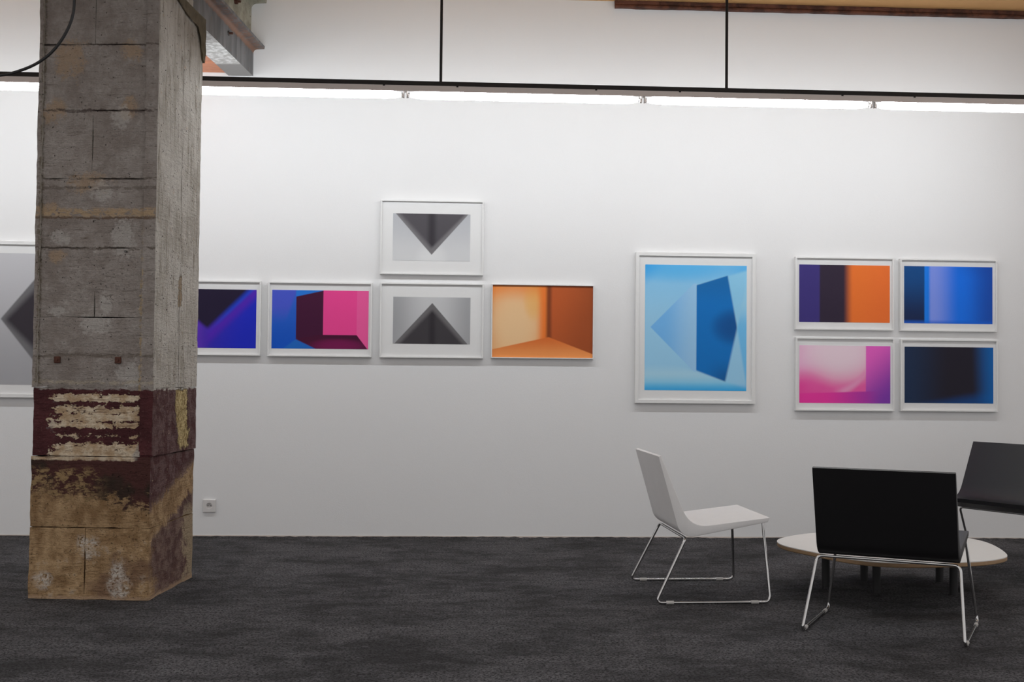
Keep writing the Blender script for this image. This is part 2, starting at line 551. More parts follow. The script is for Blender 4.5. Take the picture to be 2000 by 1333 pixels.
# rusty anchors and small screws in the front
M_RUST = simple('rusty_iron', (0.085, 0.030, 0.018, 1), 0.85, var=0.6, nscale=90, bump=0.4)
M_DARKSTEEL = simple('dark_screw_steel', (0.10, 0.095, 0.09, 1), 0.4, 0.7, var=0.3, nscale=120)
for (u, z) in ((0.116, 1.159), (0.417, 1.159)):
    an = obj('anchor_plate', boxbm((u - 0.015, -0.010, z - 0.016), (u + 0.015, 0.004, z + 0.016), 0.003), M_RUST, pillar)
    bm = bmesh.new()
    tube(bm, [(u, -0.016, z), (u, -0.006, z)], 0.007, 6)
    obj('bolt_stub', bm, M_RUST, an)
for (u, z) in ((0.262, 2.003), (0.447, 1.689)):
    bm = bmesh.new()
    tube(bm, [(u, -0.016, z), (u, 0.0, z)], [0.006, 0.005], 8)
    obj('screw', bm, M_DARKSTEEL, pillar)

# ------------------------------------------------------------------ steel beams over the pillar and clay infill
def steel_material():
    M = Mat('old_grey_steel', 0.55, 0.25)
    o = M.coord()
    X, Y, Z = M.xyz(o)
    nX, nY, nZ = M.xyz(M.coord('Normal'))
    n1 = M.noise(M.scale(o, (6, 6, 1.2)), 2.2, 5)
    n2 = M.noise(o, 26, 5, 0.65)
    c = M.mix(M.step(n1, 0.35, 0.65), (0.105, 0.105, 0.11, 1), (0.20, 0.20, 0.205, 1))
    c = M.mix(M.step(n2, 0.58, 0.70) * 0.6, c, (0.20, 0.095, 0.05, 1))
    edge = M.step((Z - 3.292).abs() + (n2 - 0.5) * 0.05, 0.022, 0.006)
    c = M.mix(edge * 0.8, c, (0.26, 0.115, 0.055, 1))
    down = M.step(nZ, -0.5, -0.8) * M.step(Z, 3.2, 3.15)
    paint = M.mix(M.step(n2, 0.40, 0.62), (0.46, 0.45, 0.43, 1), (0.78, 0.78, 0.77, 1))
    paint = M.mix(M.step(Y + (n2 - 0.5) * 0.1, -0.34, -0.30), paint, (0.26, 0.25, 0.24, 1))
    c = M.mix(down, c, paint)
    M.color(c)
    M.bump(n2, 0.3, 0.004)
    return M.m
def old_paint_material():
    M = Mat('flaking_beige_paint', 0.7)
    o = M.coord()
    n1 = M.noise(o, 9, 5, 0.6)
    n2 = M.noise(o, 45, 4, 0.6)
    c = M.mix(M.step(n1, 0.35, 0.65), (0.24, 0.225, 0.17, 1), (0.40, 0.385, 0.31, 1))
    c = M.mix(M.step(n2, 0.62, 0.70), c, (0.10, 0.06, 0.04, 1))
    M.color(c)
    M.bump(n2, 0.4, 0.004)
    return M.m
BEAM_A = -math.radians(5.2)                      # the beams run square to the pillar, not to the wall
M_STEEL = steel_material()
M_BEIGE = old_paint_material()

def arc(cx, cz, r, a0, a1, n=5):
    return [(cx + r * math.cos(math.radians(a0 + (a1 - a0) * i / n)), cz + r * math.sin(math.radians(a0 + (a1 - a0) * i / n))) for i in range(n + 1)]
def lower_section(xw, sgn):
    """bottom flange pointing away from the aisle, web, top flange pointing into the aisle with rolled fillets"""
    z0, z1 = 3.120, 3.326
    p = [(-0.165, z0), (0.0, z0)]
    p += [(0.0, 3.278)] + arc(0.026, 3.278, 0.026, 180, 90, 6) + [(0.073, 3.307), (0.075, z1), (-0.120, z1), (-0.120, z1 - 0.016), (-0.016, z1 - 0.022), (-0.016, z0 + 0.02), (-0.165, z0 + 0.013)]
    q = [(sgn * a_, b_) for a_, b_ in p]
    return q if sgn > 0 else q[::-1]
def upper_section(xw, sgn):
    z0, z1 = 3.328, CEIL_Z - 0.002
    p = [(0.045, z0), (0.045, z0 + 0.014), (0.012, z0 + 0.022), (-0.018, z0 + 0.04), (-0.018, 3.58)] + arc(0.020, 3.58, 0.038, 180, 90, 6) + [(0.082, 3.622), (0.084, 3.645), (0.084, z1), (-0.12, z1), (-0.12, z0)]
    q = [(sgn * a_, b_) for a_, b_ in p]
    return q if sgn > 0 else q[::-1]
for (xw, sgn, lab1, lab2) in ((-1.352, 1, 'grey steel beam running from the pillar top to the white wall', 'beige flaking upper steel beam lying on the grey beam'),):
    lo = empty('steel_beam', (xw, WALL_Y, 0), BEAM_A)
    tag(lo, lab1, 'beam')
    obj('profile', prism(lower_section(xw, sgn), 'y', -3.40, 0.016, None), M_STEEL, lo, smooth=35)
    for y in (-0.62, -1.45, -2.3):
        bm = bmesh.new()
        tube(bm, [(-sgn * 0.004, y, 3.235), (sgn * 0.007, y, 3.235)], 0.016, 6)
        bt = obj('bolt', bm, M_DARKSTEEL, lo)
        bm = bmesh.new()
        tube(bm, [(sgn * 0.007, y, 3.235), (sgn * 0.030, y, 3.235)], 0.0075, 8)
        obj('bolt_thread', bm, M_RUST, bt)
    up = empty('steel_beam', (xw, WALL_Y, 0), BEAM_A)
    tag(up, lab2, 'beam')
    obj('profile', prism(upper_section(xw, sgn), 'y', -3.40, 0.016, None), M_BEIGE, up, smooth=35)
    for y in (-0.42, -1.2, -2.0):
        bm = bmesh.new()
        tube(bm, [(-sgn * 0.022, y, 3.50), (sgn * 0.002, y, 3.50)], 0.018, 6)
        tube(bm, [(sgn * 0.002, y, 3.50), (sgn * 0.022, y, 3.50)], 0.008, 8)
        obj('bolt', bm, M_RUST, up)
M_CLAY = simple('orange_clay_tile', (0.66, 0.285, 0.170, 1), 0.85, var=0.14, nscale=30, bump=0.2)
clay = empty('clay_infill', (-1.352, WALL_Y, 0), BEAM_A)
tag(clay, 'orange terracotta tile infill between the steel beams beside the pillar', 'ceiling tiles')
def clay_tile():
    bm = bmesh.new()
    x0, x1 = -0.620, -0.164
    n = 6
    L = 0.262
    prof = [(0.0, 3.150)]
    for i in range(n):
        a_ = 0.004 + (L - 0.008) * i / n
        b_ = 0.004 + (L - 0.008) * (i + 1) / n
        prof += [(a_, 3.139), (b_ - 0.008, 3.139), (b_ - 0.005, 3.144), (b_ - 0.002, 3.144)]
    prof += [(L, 3.150), (L, 3.19), (0.0, 3.19)]
    return prism(prof, 'x', x0, x1, bm)
tile0 = obj('clay_tile', clay_tile(), M_CLAY, clay)
y = -0.262
tile0.location.y = y
while y > -2.9:
    y -= 0.305
    t = link(tile0.copy())
    t.parent = clay
    t.location.y = y
M_CLAYJ = simple('clay_joint_mortar', (0.30, 0.115, 0.07, 1), 0.9, var=0.25, nscale=30)
obj('backing', boxbm((-0.620, -3.2, 3.186), (-0.164, 0.0, 3.21)), M_CLAYJ, clay)

# ------------------------------------------------------------------ rusty angle under the ceiling at the right
def rust_angle_material():
    M = Mat('brown_rusty_angle', 0.8, 0.2)
    o = M.coord()
    n1 = M.noise(o, 12, 5, 0.6)
    n2 = M.noise(M.scale(o, (40, 40, 3)), 1.6, 3)
    c = M.mix(M.step(n1, 0.35, 0.65), (0.055, 0.022, 0.015, 1), (0.16, 0.060, 0.036, 1))
    c = M.mix(M.step(n2, 0.72, 0.78), c, (0.35, 0.27, 0.22, 1))
    M.color(c)
    M.bump(n1, 0.4, 0.004)
    return M.m
M_ANGLE = rust_angle_material()
ang = empty('steel_angle', (1.113, WALL_Y, 3.65))
tag(ang, 'rusty brown steel angle along the top of the white wall under the tan ceiling', 'steel angle')
obj('web', rough_box((0, -0.030, 0.012), (4.0, -0.002, 0.049), 0.05, 0.0012, 5, soft=0.001), M_ANGLE, ang)
obj('bottom_flange', rough_box((0, -0.046, -0.004), (4.0, -0.002, 0.011), 0.05, 0.003, 6, soft=0.001), M_ANGLE, ang)
for i in range(7):
    bm = bmesh.new()
    x = 0.32 + i * 0.55
    tube(bm, [(x, -0.036, 0.030), (x, -0.028, 0.030)], 0.008, 8)
    obj('rivet', bm, M_ANGLE, ang)

# ------------------------------------------------------------------ suspended light rail with fluorescent tubes
M_RAIL = simple('anthracite_rail', (0.048, 0.045, 0.044, 1), 1.0, 0.0, var=0.15, nscale=30, spec=0.0)
M_ROD = simple('black_threaded_rod', (0.016, 0.014, 0.014, 1), 0.5, 0.3, var=0.3, nscale=60)
M_HOLD = simple('grey_lampholder', (0.33, 0.30, 0.28, 1), 0.45, 0.3, var=0.2, nscale=60)
M_CAP = simple('aluminium_cap', (0.55, 0.55, 0.55, 1), 0.35, 0.9, var=0.1)
MT = Mat('lit_tube', 0.3)
MT.color((0.9, 0.9, 0.9, 1))
nz = MT.noise(MT.coord(), 2.0, 2)
MT.put(MT.b.inputs['Emission Color'], MT.mix(nz, (0.93, 0.972, 1.0, 1), (0.94, 0.976, 1.0, 1)))
MT.b.inputs['Emission Strength'].default_value = TUBE_STRENGTH
rail = empty('light_rail', (0, 7.03, 2.80))
tag(rail, 'dark suspended light rail with glowing fluorescent tubes hanging in front of the wall', 'light rail')
RX0, RX1 = -4.56, 3.99
M_BOARD = simple('grey_rail_board', (0.048, 0.045, 0.044, 1), 1.0, 0.0, var=0.12, nscale=14, spec=0.0)
obj('rail_board', boxbm((RX0, -0.055, 0.003), (RX1, 0.090, 0.024), 0.002), M_BOARD, rail)
obj('rail_lip', boxbm((RX0, -0.060, 0.001), (RX1, -0.050, 0.027), 0.002), M_RAIL, rail)
M_FACE = simple('pale_grey_rail_face', (0.80, 0.735, 0.705, 1), 0.8, 0.0, var=0.05, nscale=12, spec=0.2)
obj('rail_face', boxbm((RX0, -0.057, -0.033), (RX1, -0.053, 0.002)), M_FACE, rail)
joints = [-4.538, -3.118, -1.698, -0.277, 1.144, 2.549, 3.97]
TY, TZ, TR = 0.052, -0.030, 0.025
for i in range(len(joints) - 1):
    x0, x1 = joints[i] + 0.016, joints[i + 1] - 0.016
    bm = bmesh.new()
    xsn = [x0 + 0.012, x0 + 0.05, x0 + 0.10, (x0 + x1) / 2, x1 - 0.10, x1 - 0.05, x1 - 0.012]
    tube(bm, [(x, TY, TZ) for x in xsn], [TR * 0.55, TR * 0.86, TR, TR, TR, TR * 0.86, TR * 0.55], 14)
    tb = obj('fluorescent_tube', bm, MT.m, rail, smooth=60)
    for xa, xb in ((x0, x0 + 0.013), (x1 - 0.013, x1)):
        bm = bmesh.new()
        tube(bm, [(xa, TY, TZ), (xb, TY, TZ)], 0.012, 10)
        obj('end_cap', bm, M_CAP, tb)
for x in joints:
    h = obj('lamp_holder', boxbm((x - 0.010, TY - 0.028, -0.012), (x + 0.010, TY + 0.028, 0.004), 0.001), M_HOLD, rail)
    bm = bmesh.new()
    for s in (-1, 1):
        box(bm, (x + s * 0.0095 - 0.003, TY - 0.033, -0.052), (x + s * 0.0095 + 0.003, TY - 0.002, 0.0), 0.001)
        box(bm, (x + s * 0.017 - 0.004, TY - 0.033, -0.052), (x + s * 0.017 + 0.004, TY - 0.012, -0.031), 0.001)
    obj('holder_fork', bm, M_HOLD, h)
for x in (-3.45, -1.77, -0.068, 1.633, 3.85):
    bm = bmesh.new()
    top = (3.137 if x == -1.77 else CEIL_Z) - 2.80
    tube(bm, [(x, -0.040, 0.020), (x, -0.040, top)], 0.0085, 10)
    rd = obj('hanging_rod', bm, M_ROD, rail, smooth=60)
    bm = bmesh.new()
    tube(bm, [(x, -0.040, top - 0.012), (x, -0.040, top)], 0.025, 14)
    obj('ceiling_plate', bm, M_ROD, rd)
for x in (-0.40, 0.03, 0.85, 1.35, 2.33, 2.77):
    obj('rail_screw', boxbm((x - 0.006, -0.060, -0.005), (x + 0.006, -0.0572, 0.002)), M_RAIL, rail)

# ------------------------------------------------------------------ black cable at the upper left
M_CABLE = simple('black_rubber_cable', (0.012, 0.011, 0.012, 1), 0.5, var=0.2)
CD = 5.55
ctrl = [(-1.735, 3.137), (-1.742, 3.00), (-1.744, 2.863), (-1.748, 2.755), (-1.777, 2.667), (-1.833, 2.580), (-1.901, 2.521), (-1.981, 2.482), (-2.072, 2.458), (-2.25, 2.45), (-2.47, 2.51), (-2.70, 2.72), (-2.84, 3.05), (-2.88, 3.70)]
pts = []
for i in range(len(ctrl) - 1):
    p0, p1, p2, p3 = (ctrl[max(0, i - 1)], ctrl[i], ctrl[i + 1], ctrl[min(len(ctrl) - 1, i + 2)])
    for k in range(6):
        t = k / 6
        def cr(a_, b_, c2, d_):
            return 0.5 * (2 * b_ + (c2 - a_) * t + (2 * a_ - 5 * b_ + 4 * c2 - d_) * t * t + (3 * b_ - a_ - 3 * c2 + d_) * t ** 3)
        pts.append((cr(p0[0], p1[0], p2[0], p3[0]), CD, cr(p0[1], p1[1], p2[1], p3[1])))
pts.append((ctrl[-1][0], CD, ctrl[-1][1]))
bm = bmesh.new()
tube(bm, pts, 0.0072, 8)
cab = obj('cable', bm, M_CABLE, None, smooth=70)
tag(cab, 'black cable looping down in front of the pillar top', 'cable')

# ------------------------------------------------------------------ wall socket
sk = empty('wall_socket', (-1.595, WALL_Y, 0.2085))
tag(sk, 'square white power socket low on the white wall beside the pillar', 'socket')
M_PLASTIC = simple('white_socket_plastic', (0.70, 0.68, 0.67, 1), 0.4, var=0.03)
M_HOLE = simple('socket_pin_hole', (0.02, 0.02, 0.02, 1), 0.7)
bm = bmesh.new()
N = 32
hs = 0.0425
def sq(a_, r):
    c, s = math.cos(a_), math.sin(a_)
    k = r / max(abs(c), abs(s))
    return c * k, s * k
rings = []
for (kind, r, yy) in (('s', hs, 0.0), ('s', hs, -0.010), ('s', hs - 0.003, -0.0135), ('c', 0.0205, -0.0135), ('c', 0.0195, -0.012), ('c', 0.0185, -0.002)):
    ring = []
    for k in range(N):
        a_ = 2 * math.pi * (k + 0.0) / N
        x, z = sq(a_, r) if kind == 's' else (r * math.cos(a_), r * math.sin(a_))
        ring.append(bm.verts.new((x, yy, z)))
    rings.append(ring)
for i in range(len(rings) - 1):
    for k in range(N):
        bm.faces.new((rings[i][k], rings[i][(k + 1) % N], rings[i + 1][(k + 1) % N], rings[i + 1][k]))
bm.faces.new(rings[-1])
obj('cover_plate', bm, M_PLASTIC, sk, smooth=30)
for s in (-1, 1):
    bm = bmesh.new()
    tube(bm, [(s * 0.0095, -0.0035, 0.001), (s * 0.0095, -0.001, 0.001)], 0.0030, 12)
    obj('pin_hole', bm, M_HOLE, sk)
bm = bmesh.new()
tube(bm, [(0, -0.012, 0.0085), (0, -0.001, 0.0085)], 0.0022, 10)
obj('earth_pin', bm, M_CAP, sk)

# ------------------------------------------------------------------ framed prints
M_FRAME = simple('white_lacquered_frame', (0.80, 0.80, 0.795, 1), 0.45, var=0.02)
M_MAT = simple('white_mat_board', (0.80, 0.80, 0.80, 1), 0.9, var=0.015, nscale=200)

def pic(name, rect, white):
    """material whose colours are read as in the photo under a paper white of that grey; X,Y run over rect, y down"""
    M = Mat(name, 0.5, spec=0.25)
    g = M.xyz(M.coord('Generated'))
    X = g[0] * (rect[2] - rect[0]) + rect[0]
    Y = rect[3] - g[2] * (rect[3] - rect[1])
    W = lin(white)
    def C(r, gg, b):
        q = [lin(v) / W * 0.80 for v in (r, gg, b)]
        k = min(1.0, 0.90 / max(q))
        return (q[0] * k, q[1] * k, q[2] * k, 1)
    return M, X, Y, C

def pic_diamond():
    R = (-40, 500, 154, 752)
    M, X, Y, C = pic('print_grey_diamond', R, 205)
    c = M.mix(M.step(Y, 500, 752), C(176, 176, 180), C(150, 150, 154))
    o = M.poly(X, Y, [(-14, 626), (58, 536), (138, 620), (56, 716)], 2)
    c = M.mix(o, c, C(100, 99, 102))
    i = M.poly(X, Y, [(-6, 628), (64, 552), (138, 620), (60, 694)], 8)
    return M, M.mix(i, c, C(46, 41, 48))

def pic_violet():
    R = (-125, 470, 312, 745)
    M, X, Y, C = pic('print_blue_violet_corner', R, 212)
    c = M.mix(M.step(X + Y * 0.3, 150, 480), C(62, 36, 150), C(22, 36, 182))
    # band beside the right arm of the V
    d = (X - 90) * 0.707 + (Y - 655) * 0.707
    c = M.mix(M.step(d, 70, 30) * M.step(d, -30, 10) * M.step(X, 60, 110), c, C(74, 30, 172))
    c = M.mix(M.step(d, 28, 8) * M.step(d, -25, -8) * M.step(X, 70, 200), c, C(24, 60, 190))
    c = M.mix(M.step(X, 110, 40), c, C(84, 44, 172))
    v = M.half(X, Y, (275, 470), (90, 655), 15) * M.half(X, Y, (90, 655), (-125, 480), 12)
    c = M.mix(v, c, C(27, 17, 46))
    return M, c

def pic_pink():
    R = (388, 472, 840, 750)
    M, X, Y, C = pic('print_pink_blue_room', R, 213)
    c = M.mix(M.step(Y, 480, 740), C(38, 92, 192), C(6, 78, 186))
    c = M.mix(M.half(X, Y, (505, 472), (452, 620), 10) * M.step(Y, 640, 540), c, C(66, 82, 194))
    c = M.mix(M.half(X, Y, (500, 500), (640, 470), 3).max(0) * 0 + M.poly(X, Y, [(500, 472), (640, 470), (628, 476), (500, 502)], 4), c, C(30, 112, 206))
    c = M.mix(M.poly(X, Y, [(500, 706), (600, 752), (440, 752)], 4), c, C(24, 98, 186))
    c = M.mix(M.poly(X, Y, [(501, 503), (640, 470), (640, 760), (610, 757), (501, 704)], [2.5, None, None, 5, 2]), c, C(62, 8, 48))
    fl = M.half(X, Y, (500, 706), (600, 752), 5)
    fl = M.poly(X, Y, [(500, 704), (626, 682), (785, 683), (838, 752), (600, 752)], [3, None, None, None, 5]).max(M.step(X, 620, 630) * M.step(Y, 682, 686))
    inner = M.blob(X, Y, 700, 735, 160, 42)
    c = M.mix(fl, c, M.mix(inner, C(66, 4, 44), C(112, 12, 74)))
    pk = M.step(X, 626, 629) * M.step(Y, 685, 682).max(M.half(X, Y, (786, 684), (842, 757), 2.0) * -1.0 + 1.0)
    pc = M.mix(M.step(X, 783, 787), C(228, 66, 142), C(232, 88, 154))
    return M, M.mix(pk, c, pc)

def pic_vdown():
    R = (960, 113, 1322, 337)
    M, X, Y, C = pic('print_grey_wedge_down', R, 219)
    c = M.mix(M.step(Y, 120, 330), C(172, 174, 179), C(200, 201, 203))
    c = M.mix(M.blob(X, Y, 1142, 345, 90, 120) * 0.6, c, C(216, 217, 218))
    o = M.poly(X, Y, [(968, 108), (1317, 108), (1142, 308)], 2.5)
    c = M.mix(o, c, C(112, 110, 113))
    i = M.poly(X, Y, [(976, 100), (1312, 100), (1142, 276)], [None, 9, 14])
    dark = M.mix(M.step((X - 1142).abs(), 34, 0), C(74, 71, 76), C(48, 45, 51))
    return M, M.mix(i, c, dark)

def pic_vup():
    R = (958, 505, 1322, 728)
    M, X, Y, C = pic('print_grey_wedge_up', R, 213)
    c = M.mix(M.step((X - 1142).abs(), 20, 190), C(186, 187, 189), C(152, 153, 156))
    o = M.poly(X, Y, [(1142, 533), (1313, 731), (962, 731)], 2.5)
    c = M.mix(o, c, C(100, 98, 100))
    i = M.poly(X, Y, [(1142, 566), (1302, 742), (976, 742)], [12, None, 12])
    dark = M.mix(M.step((X - 1142).abs(), 26, 0), C(58, 55, 59), C(42, 39, 44))
    return M, M.mix(i, c, dark)

def pic_orange():
    R = (1424, 452, 1902, 795)
    M, X, Y, C = pic('print_orange_corner', R, 212)
    l = M.mix(M.blob(X, Y, 1530, 640, 190, 250), C(226, 132, 52), C(240, 200, 152))
    l = M.mix(M.blob(X, Y, 1620, 520, 60, 120) * 0.7, l, C(248, 190, 108))
    l = M.mix(M.step(Y, 540, 452) * 0.55, l, C(224, 122, 44))
    l = M.mix(M.step(Y, 700, 780) * M.step(X, 1560, 1440) * 0.6, l, C(240, 200, 150))
    l = M.mix(M.step(X, 1625, 1672), l, C(234, 122, 48))
    r = M.mix(M.step(X + Y * 0.25, 1830, 2050), C(178, 84, 38), C(152, 72, 32))
    c = M.mix(M.step(X, 1680, 1694), l, r)
    c = M.mix(M.step((X - 1692).abs(), 22, 2) * 0.75, c, C(96, 44, 20))
    fl = M.half(X, Y, (1692, 697), (1424, 758), 3) * M.step(X, 1694, 1690)
    fl = (1.0 - M.half(X, Y, (1424, 758), (1692, 697), 3)) * 0.0 + M.half(X, Y, (1424, 758), (1692, 697), 3).min(M.half(X, Y, (1692, 697), (1902, 776), 3))
    fc = M.mix(M.step(Y, 700, 790), C(206, 104, 44), C(240, 152, 84))
    c = M.mix(fl, c, fc)
    e = M.step(Y, 462, 454)
    return M, M.mix(e * 0.6, c, C(110, 56, 24))

def pic_arrow():
    R = (150, 117, 650, 735)
    M, X, Y, C = pic('print_blue_arrow', R, 207)
    c = M.mix(M.step(Y, 120, 420), C(128, 190, 230), C(150, 202, 234))
    c = M.mix(M.blob(X, Y, 300, 100, 420, 120), c, C(84, 172, 226))
    c = M.mix(M.step(X + Y, 400, 250) * 0.9, c, C(40, 146, 214))
    c = M.mix(M.step(X, 520, 660) * M.step(Y, 330, 110) * 0.8, c, C(70, 164, 222))
    c = M.mix(M.half(X, Y, (385, 222), (650, 140), 9) * M.step(X, 380, 560) * M.step(Y, 500, 200), c, C(140, 202, 236))
    right = M.poly(X, Y, [(560, 168), (660, 132), (660, 730), (548, 690), (603, 425)], [4, None, 6, 8, 8])
    c = M.mix(right, c, M.mix(M.step(Y, 300, 430), C(150, 206, 236), C(104, 178, 224)))
    low = M.half(X, Y, (650, 722), (395, 638), 12)
    c = M.mix((1.0 - low) * M.step(Y, 600, 660), c, M.mix(M.step(Y, 650, 735), C(170, 216, 240), C(96, 186, 228)))
    c = M.mix(M.step(Y, 690, 745) * 0.85, c, C(28, 148, 214))
    tri = M.poly(X, Y, [(177, 425), (390, 208), (403, 208), (403, 642), (392, 642)], 2.5)
    c = M.mix(tri, c, M.mix(M.step(X, 230, 400), C(104, 166, 218), C(150, 196, 232)))
    pan = M.poly(X, Y, [(403, 216), (556, 166), (604, 425), (546, 690), (403, 636)], [4, 6, 8, 6, 3])
    pc = M.mix(M.step(Y, 180, 330), C(10, 96, 160), C(4, 104, 178))
    pc = M.mix(M.blob(X, Y, 600, 420, 150, 110), pc, C(2, 74, 138))
    pc = M.mix(M.step(Y, 560, 690) * M.step(X, 420, 560) * 0.7, pc, C(10, 72, 126))
    return M, M.mix(pan, c, pc)

def pic_stripes():
    R = (907, 117, 1347, 398)
    M, X, Y, C = pic('print_purple_black_orange', R, 203)
    c = M.mix(M.step(X, 1000, 1012), C(52, 42, 108), C(40, 29, 48))
    og = M.mix(M.step(X + Y * 0.3, 1180, 1460), C(236, 118, 44), C(212, 100, 40))
    return M, M.mix(M.step(X, 1118, 1172), c, og)

def pic_blueband():
    R = (1419, 127, 1851, 406)
    M, X, Y, C = pic('print_blue_band', R, 197)
    c = M.mix(M.step(X, 1690, 1850), C(8, 106, 222), C(8, 66, 158))
    c = M.mix(M.step(Y, 200, 130) * M.step(X, 1600, 1850) * 0.4, c, C(6, 60, 150))
    c = M.mix(M.step(X, 1690, 1560), c, C(112, 134, 214))
    c = M.mix(M.step(X, 1552, 1535), c, C(10, 112, 214))
    l = M.mix(M.step(Y, 150, 400), C(2, 62, 118), C(10, 28, 66))
    c = M.mix(M.step(X, 1522, 1514), c, l)
    return M, M.mix(M.step(Y, 384, 404) * 0.7, c, C(8, 84, 190))

def pic_magenta():
    R = (907, 517, 1350, 795)
    M, X, Y, C = pic('print_pink_glow', R, 197)
    c = M.mix(M.step(X + Y, 1500, 1750), C(226, 168, 204), C(214, 84, 152))
    c = M.mix(M.blob(X, Y, 1110, 545, 250, 190), c, C(230, 206, 218))
    c = M.mix(M.step(X, 1080, 907) * M.step(Y, 600, 720), c, C(214, 66, 146))
    st = (Y - 745 + ((X - 1075).max(0) * (X - 1075).max(0)) * 0.0042).abs()
    c = M.mix(M.step(st, 34, 0) * M.step(X, 1060, 1130) * M.step(X, 1232, 1222), c, C(232, 150, 192))
    pr = M.mix(M.step(X + Y, 1780, 2110), C(204, 84, 172), C(112, 48, 150))
    c = M.mix(M.step(X, 1228, 1233), c, pr)
    lo = M.half(X, Y, (907, 749), (1232, 738), 4)
    lc = M.mix(M.step(X, 1000, 1330), C(208, 48, 140), C(134, 46, 148))
    return M, M.mix(lo * M.step(X, 1320, 1230), c, lc)

def pic_night():
    R = (1421, 520, 1856, 797)
    M, X, Y, C = pic('print_near_black_blue', R, 190)
    c = M.mix(M.step(X, 1650, 1421), C(22, 18, 31), C(18, 36, 64))
    c = M.mix(M.half(X, Y, (1480, 812), (1856, 742), 30), c, C(4, 52, 106))
    return M, M.mix(M.step(X + (Y - 520) * -0.04, 1740, 1862), c, C(0, 82, 150))

FR_D = 0.035
frames = [  # name-maker, frame x0,x1,z0,z1, image box as fractions (left, top, right, bottom), rim, label
    (pic_diamond, (-3.150, -2.320, 0.924, 1.968), (0.085, 0.078, 0.915, 0.918), 0.024, 'large white frame with grey diamond print half hidden behind the pillar'),
    (pic_violet, (-1.968, -1.270, 1.219, 1.722), (0.045, 0.115, 0.955, 0.900), 0.010, 'white framed blue and violet print partly covered by the pillar'),
    (pic_pink, (-1.2225, -0.525, 1.217, 1.7205), (0.037, 0.108, 0.966, 0.893), 0.010, 'white framed print of a hot pink and blue room corner'),
    (pic_vdown, (-0.475, 0.2245, 1.782, 2.290), (0.120, 0.180, 0.870, 0.812), 0.010, 'upper white framed grey print with a dark wedge pointing down'),
    (pic_vup, (-0.471, 0.230, 1.2165, 1.725), (0.126, 0.186, 0.872, 0.812), 0.010, 'white framed grey print with a dark pyramid pointing up'),
    (pic_orange, (0.2835, 0.9845, 1.2205, 1.7265), (0.010, 0.014, 0.990, 0.986), 0.007, 'thin white framed orange room corner print without mat'),
    (pic_arrow, (1.2705, 2.1015, 0.924, 1.959), (0.080, 0.081, 0.928, 0.914), 0.024, 'large upright white framed light blue print with a dark blue panel'),
    (pic_stripes, (2.380, 3.0715, 1.440, 1.9445), (0.042, 0.105, 0.963, 0.893), 0.011, 'white framed purple, black and orange striped print'),
    (pic_blueband, (3.1165, 3.803, 1.439, 1.942), (0.045, 0.100, 0.958, 0.890), 0.011, 'white framed bright blue print in the upper right corner of the group'),
    (pic_magenta, (2.383, 3.076, 0.8815, 1.388), (0.042, 0.110, 0.963, 0.893), 0.011, 'white framed pale pink and magenta print below the striped print'),
    (pic_night, (3.120, 3.808, 0.884, 1.3835), (0.045, 0.105, 0.958, 0.885), 0.011, 'white framed almost black print with blue edges'),
]
for (fn, (x0, x1, z0, z1), (fl, ft, frr, fb), rim, label) in frames:
    W, H = x1 - x0, z1 - z0
    root = empty('framed_print', ((x0 + x1) / 2, WALL_Y, z0))
    tag(root, label, 'framed print', 'framed prints on the white wall')
    hw = W / 2
    lip = 0.006
    deep = 0.014
    def bar(a0, a1, b0, b1, corner0, corner1, along):
        """mitred moulding bar"""
        bm = bmesh.new()
        A = [bm.verts.new(v) for v in corner0]
        B = [bm.verts.new(v) for v in corner1]
        n = len(A)
        for i in range(n):
            bm.faces.new((A[i], A[(i + 1) % n], B[(i + 1) % n], B[i]))
        bm.faces.new(A[::-1])
        bm.faces.new(B)
        return bm
    def sect(cx, cz, sx, sz):
        # section at a corner: outer back, outer front, inner front, inner back
        b_ = 0.0012
        return [(cx, -0.001, cz), (cx, -FR_D + b_, cz), (cx - sx * b_, -FR_D, cz - sz * b_), (cx - sx * (rim - b_), -FR_D, cz - sz * (rim - b_)), (cx - sx * rim, -FR_D + b_, cz - sz * rim), (cx - sx * rim, -0.001, cz - sz * rim)]
    cs = {(-1, 0): sect(-hw, 0, -1, -1), (1, 0): sect(hw, 0, 1, -1), (1, 1): sect(hw, H, 1, 1), (-1, 1): sect(-hw, H, -1, 1)}
    for (p, q) in (((-1, 0), (1, 0)), ((1, 0), (1, 1)), ((1, 1), (-1, 1)), ((-1, 1), (-1, 0))):
        obj('frame_bar', bar(0, 0, 0, 0, cs[p], cs[q], 0), M_FRAME, root)
    ix0, ix1 = -hw + fl * W, -hw + frr * W
    iz0, iz1 = (1 - fb) * H, (1 - ft) * H
    yb = -FR_D + deep
    obj('mat_board', boxbm((-hw + rim - 0.001, yb, rim - 0.001), (hw - rim + 0.001, -0.002, H - rim + 0.001)), M_MAT, root)
    M, col = fn()
    M.color(col)
    obj('print', boxbm((ix0, yb - 0.0012, iz0), (ix1, yb - 0.0002, iz1)), M.m, root)

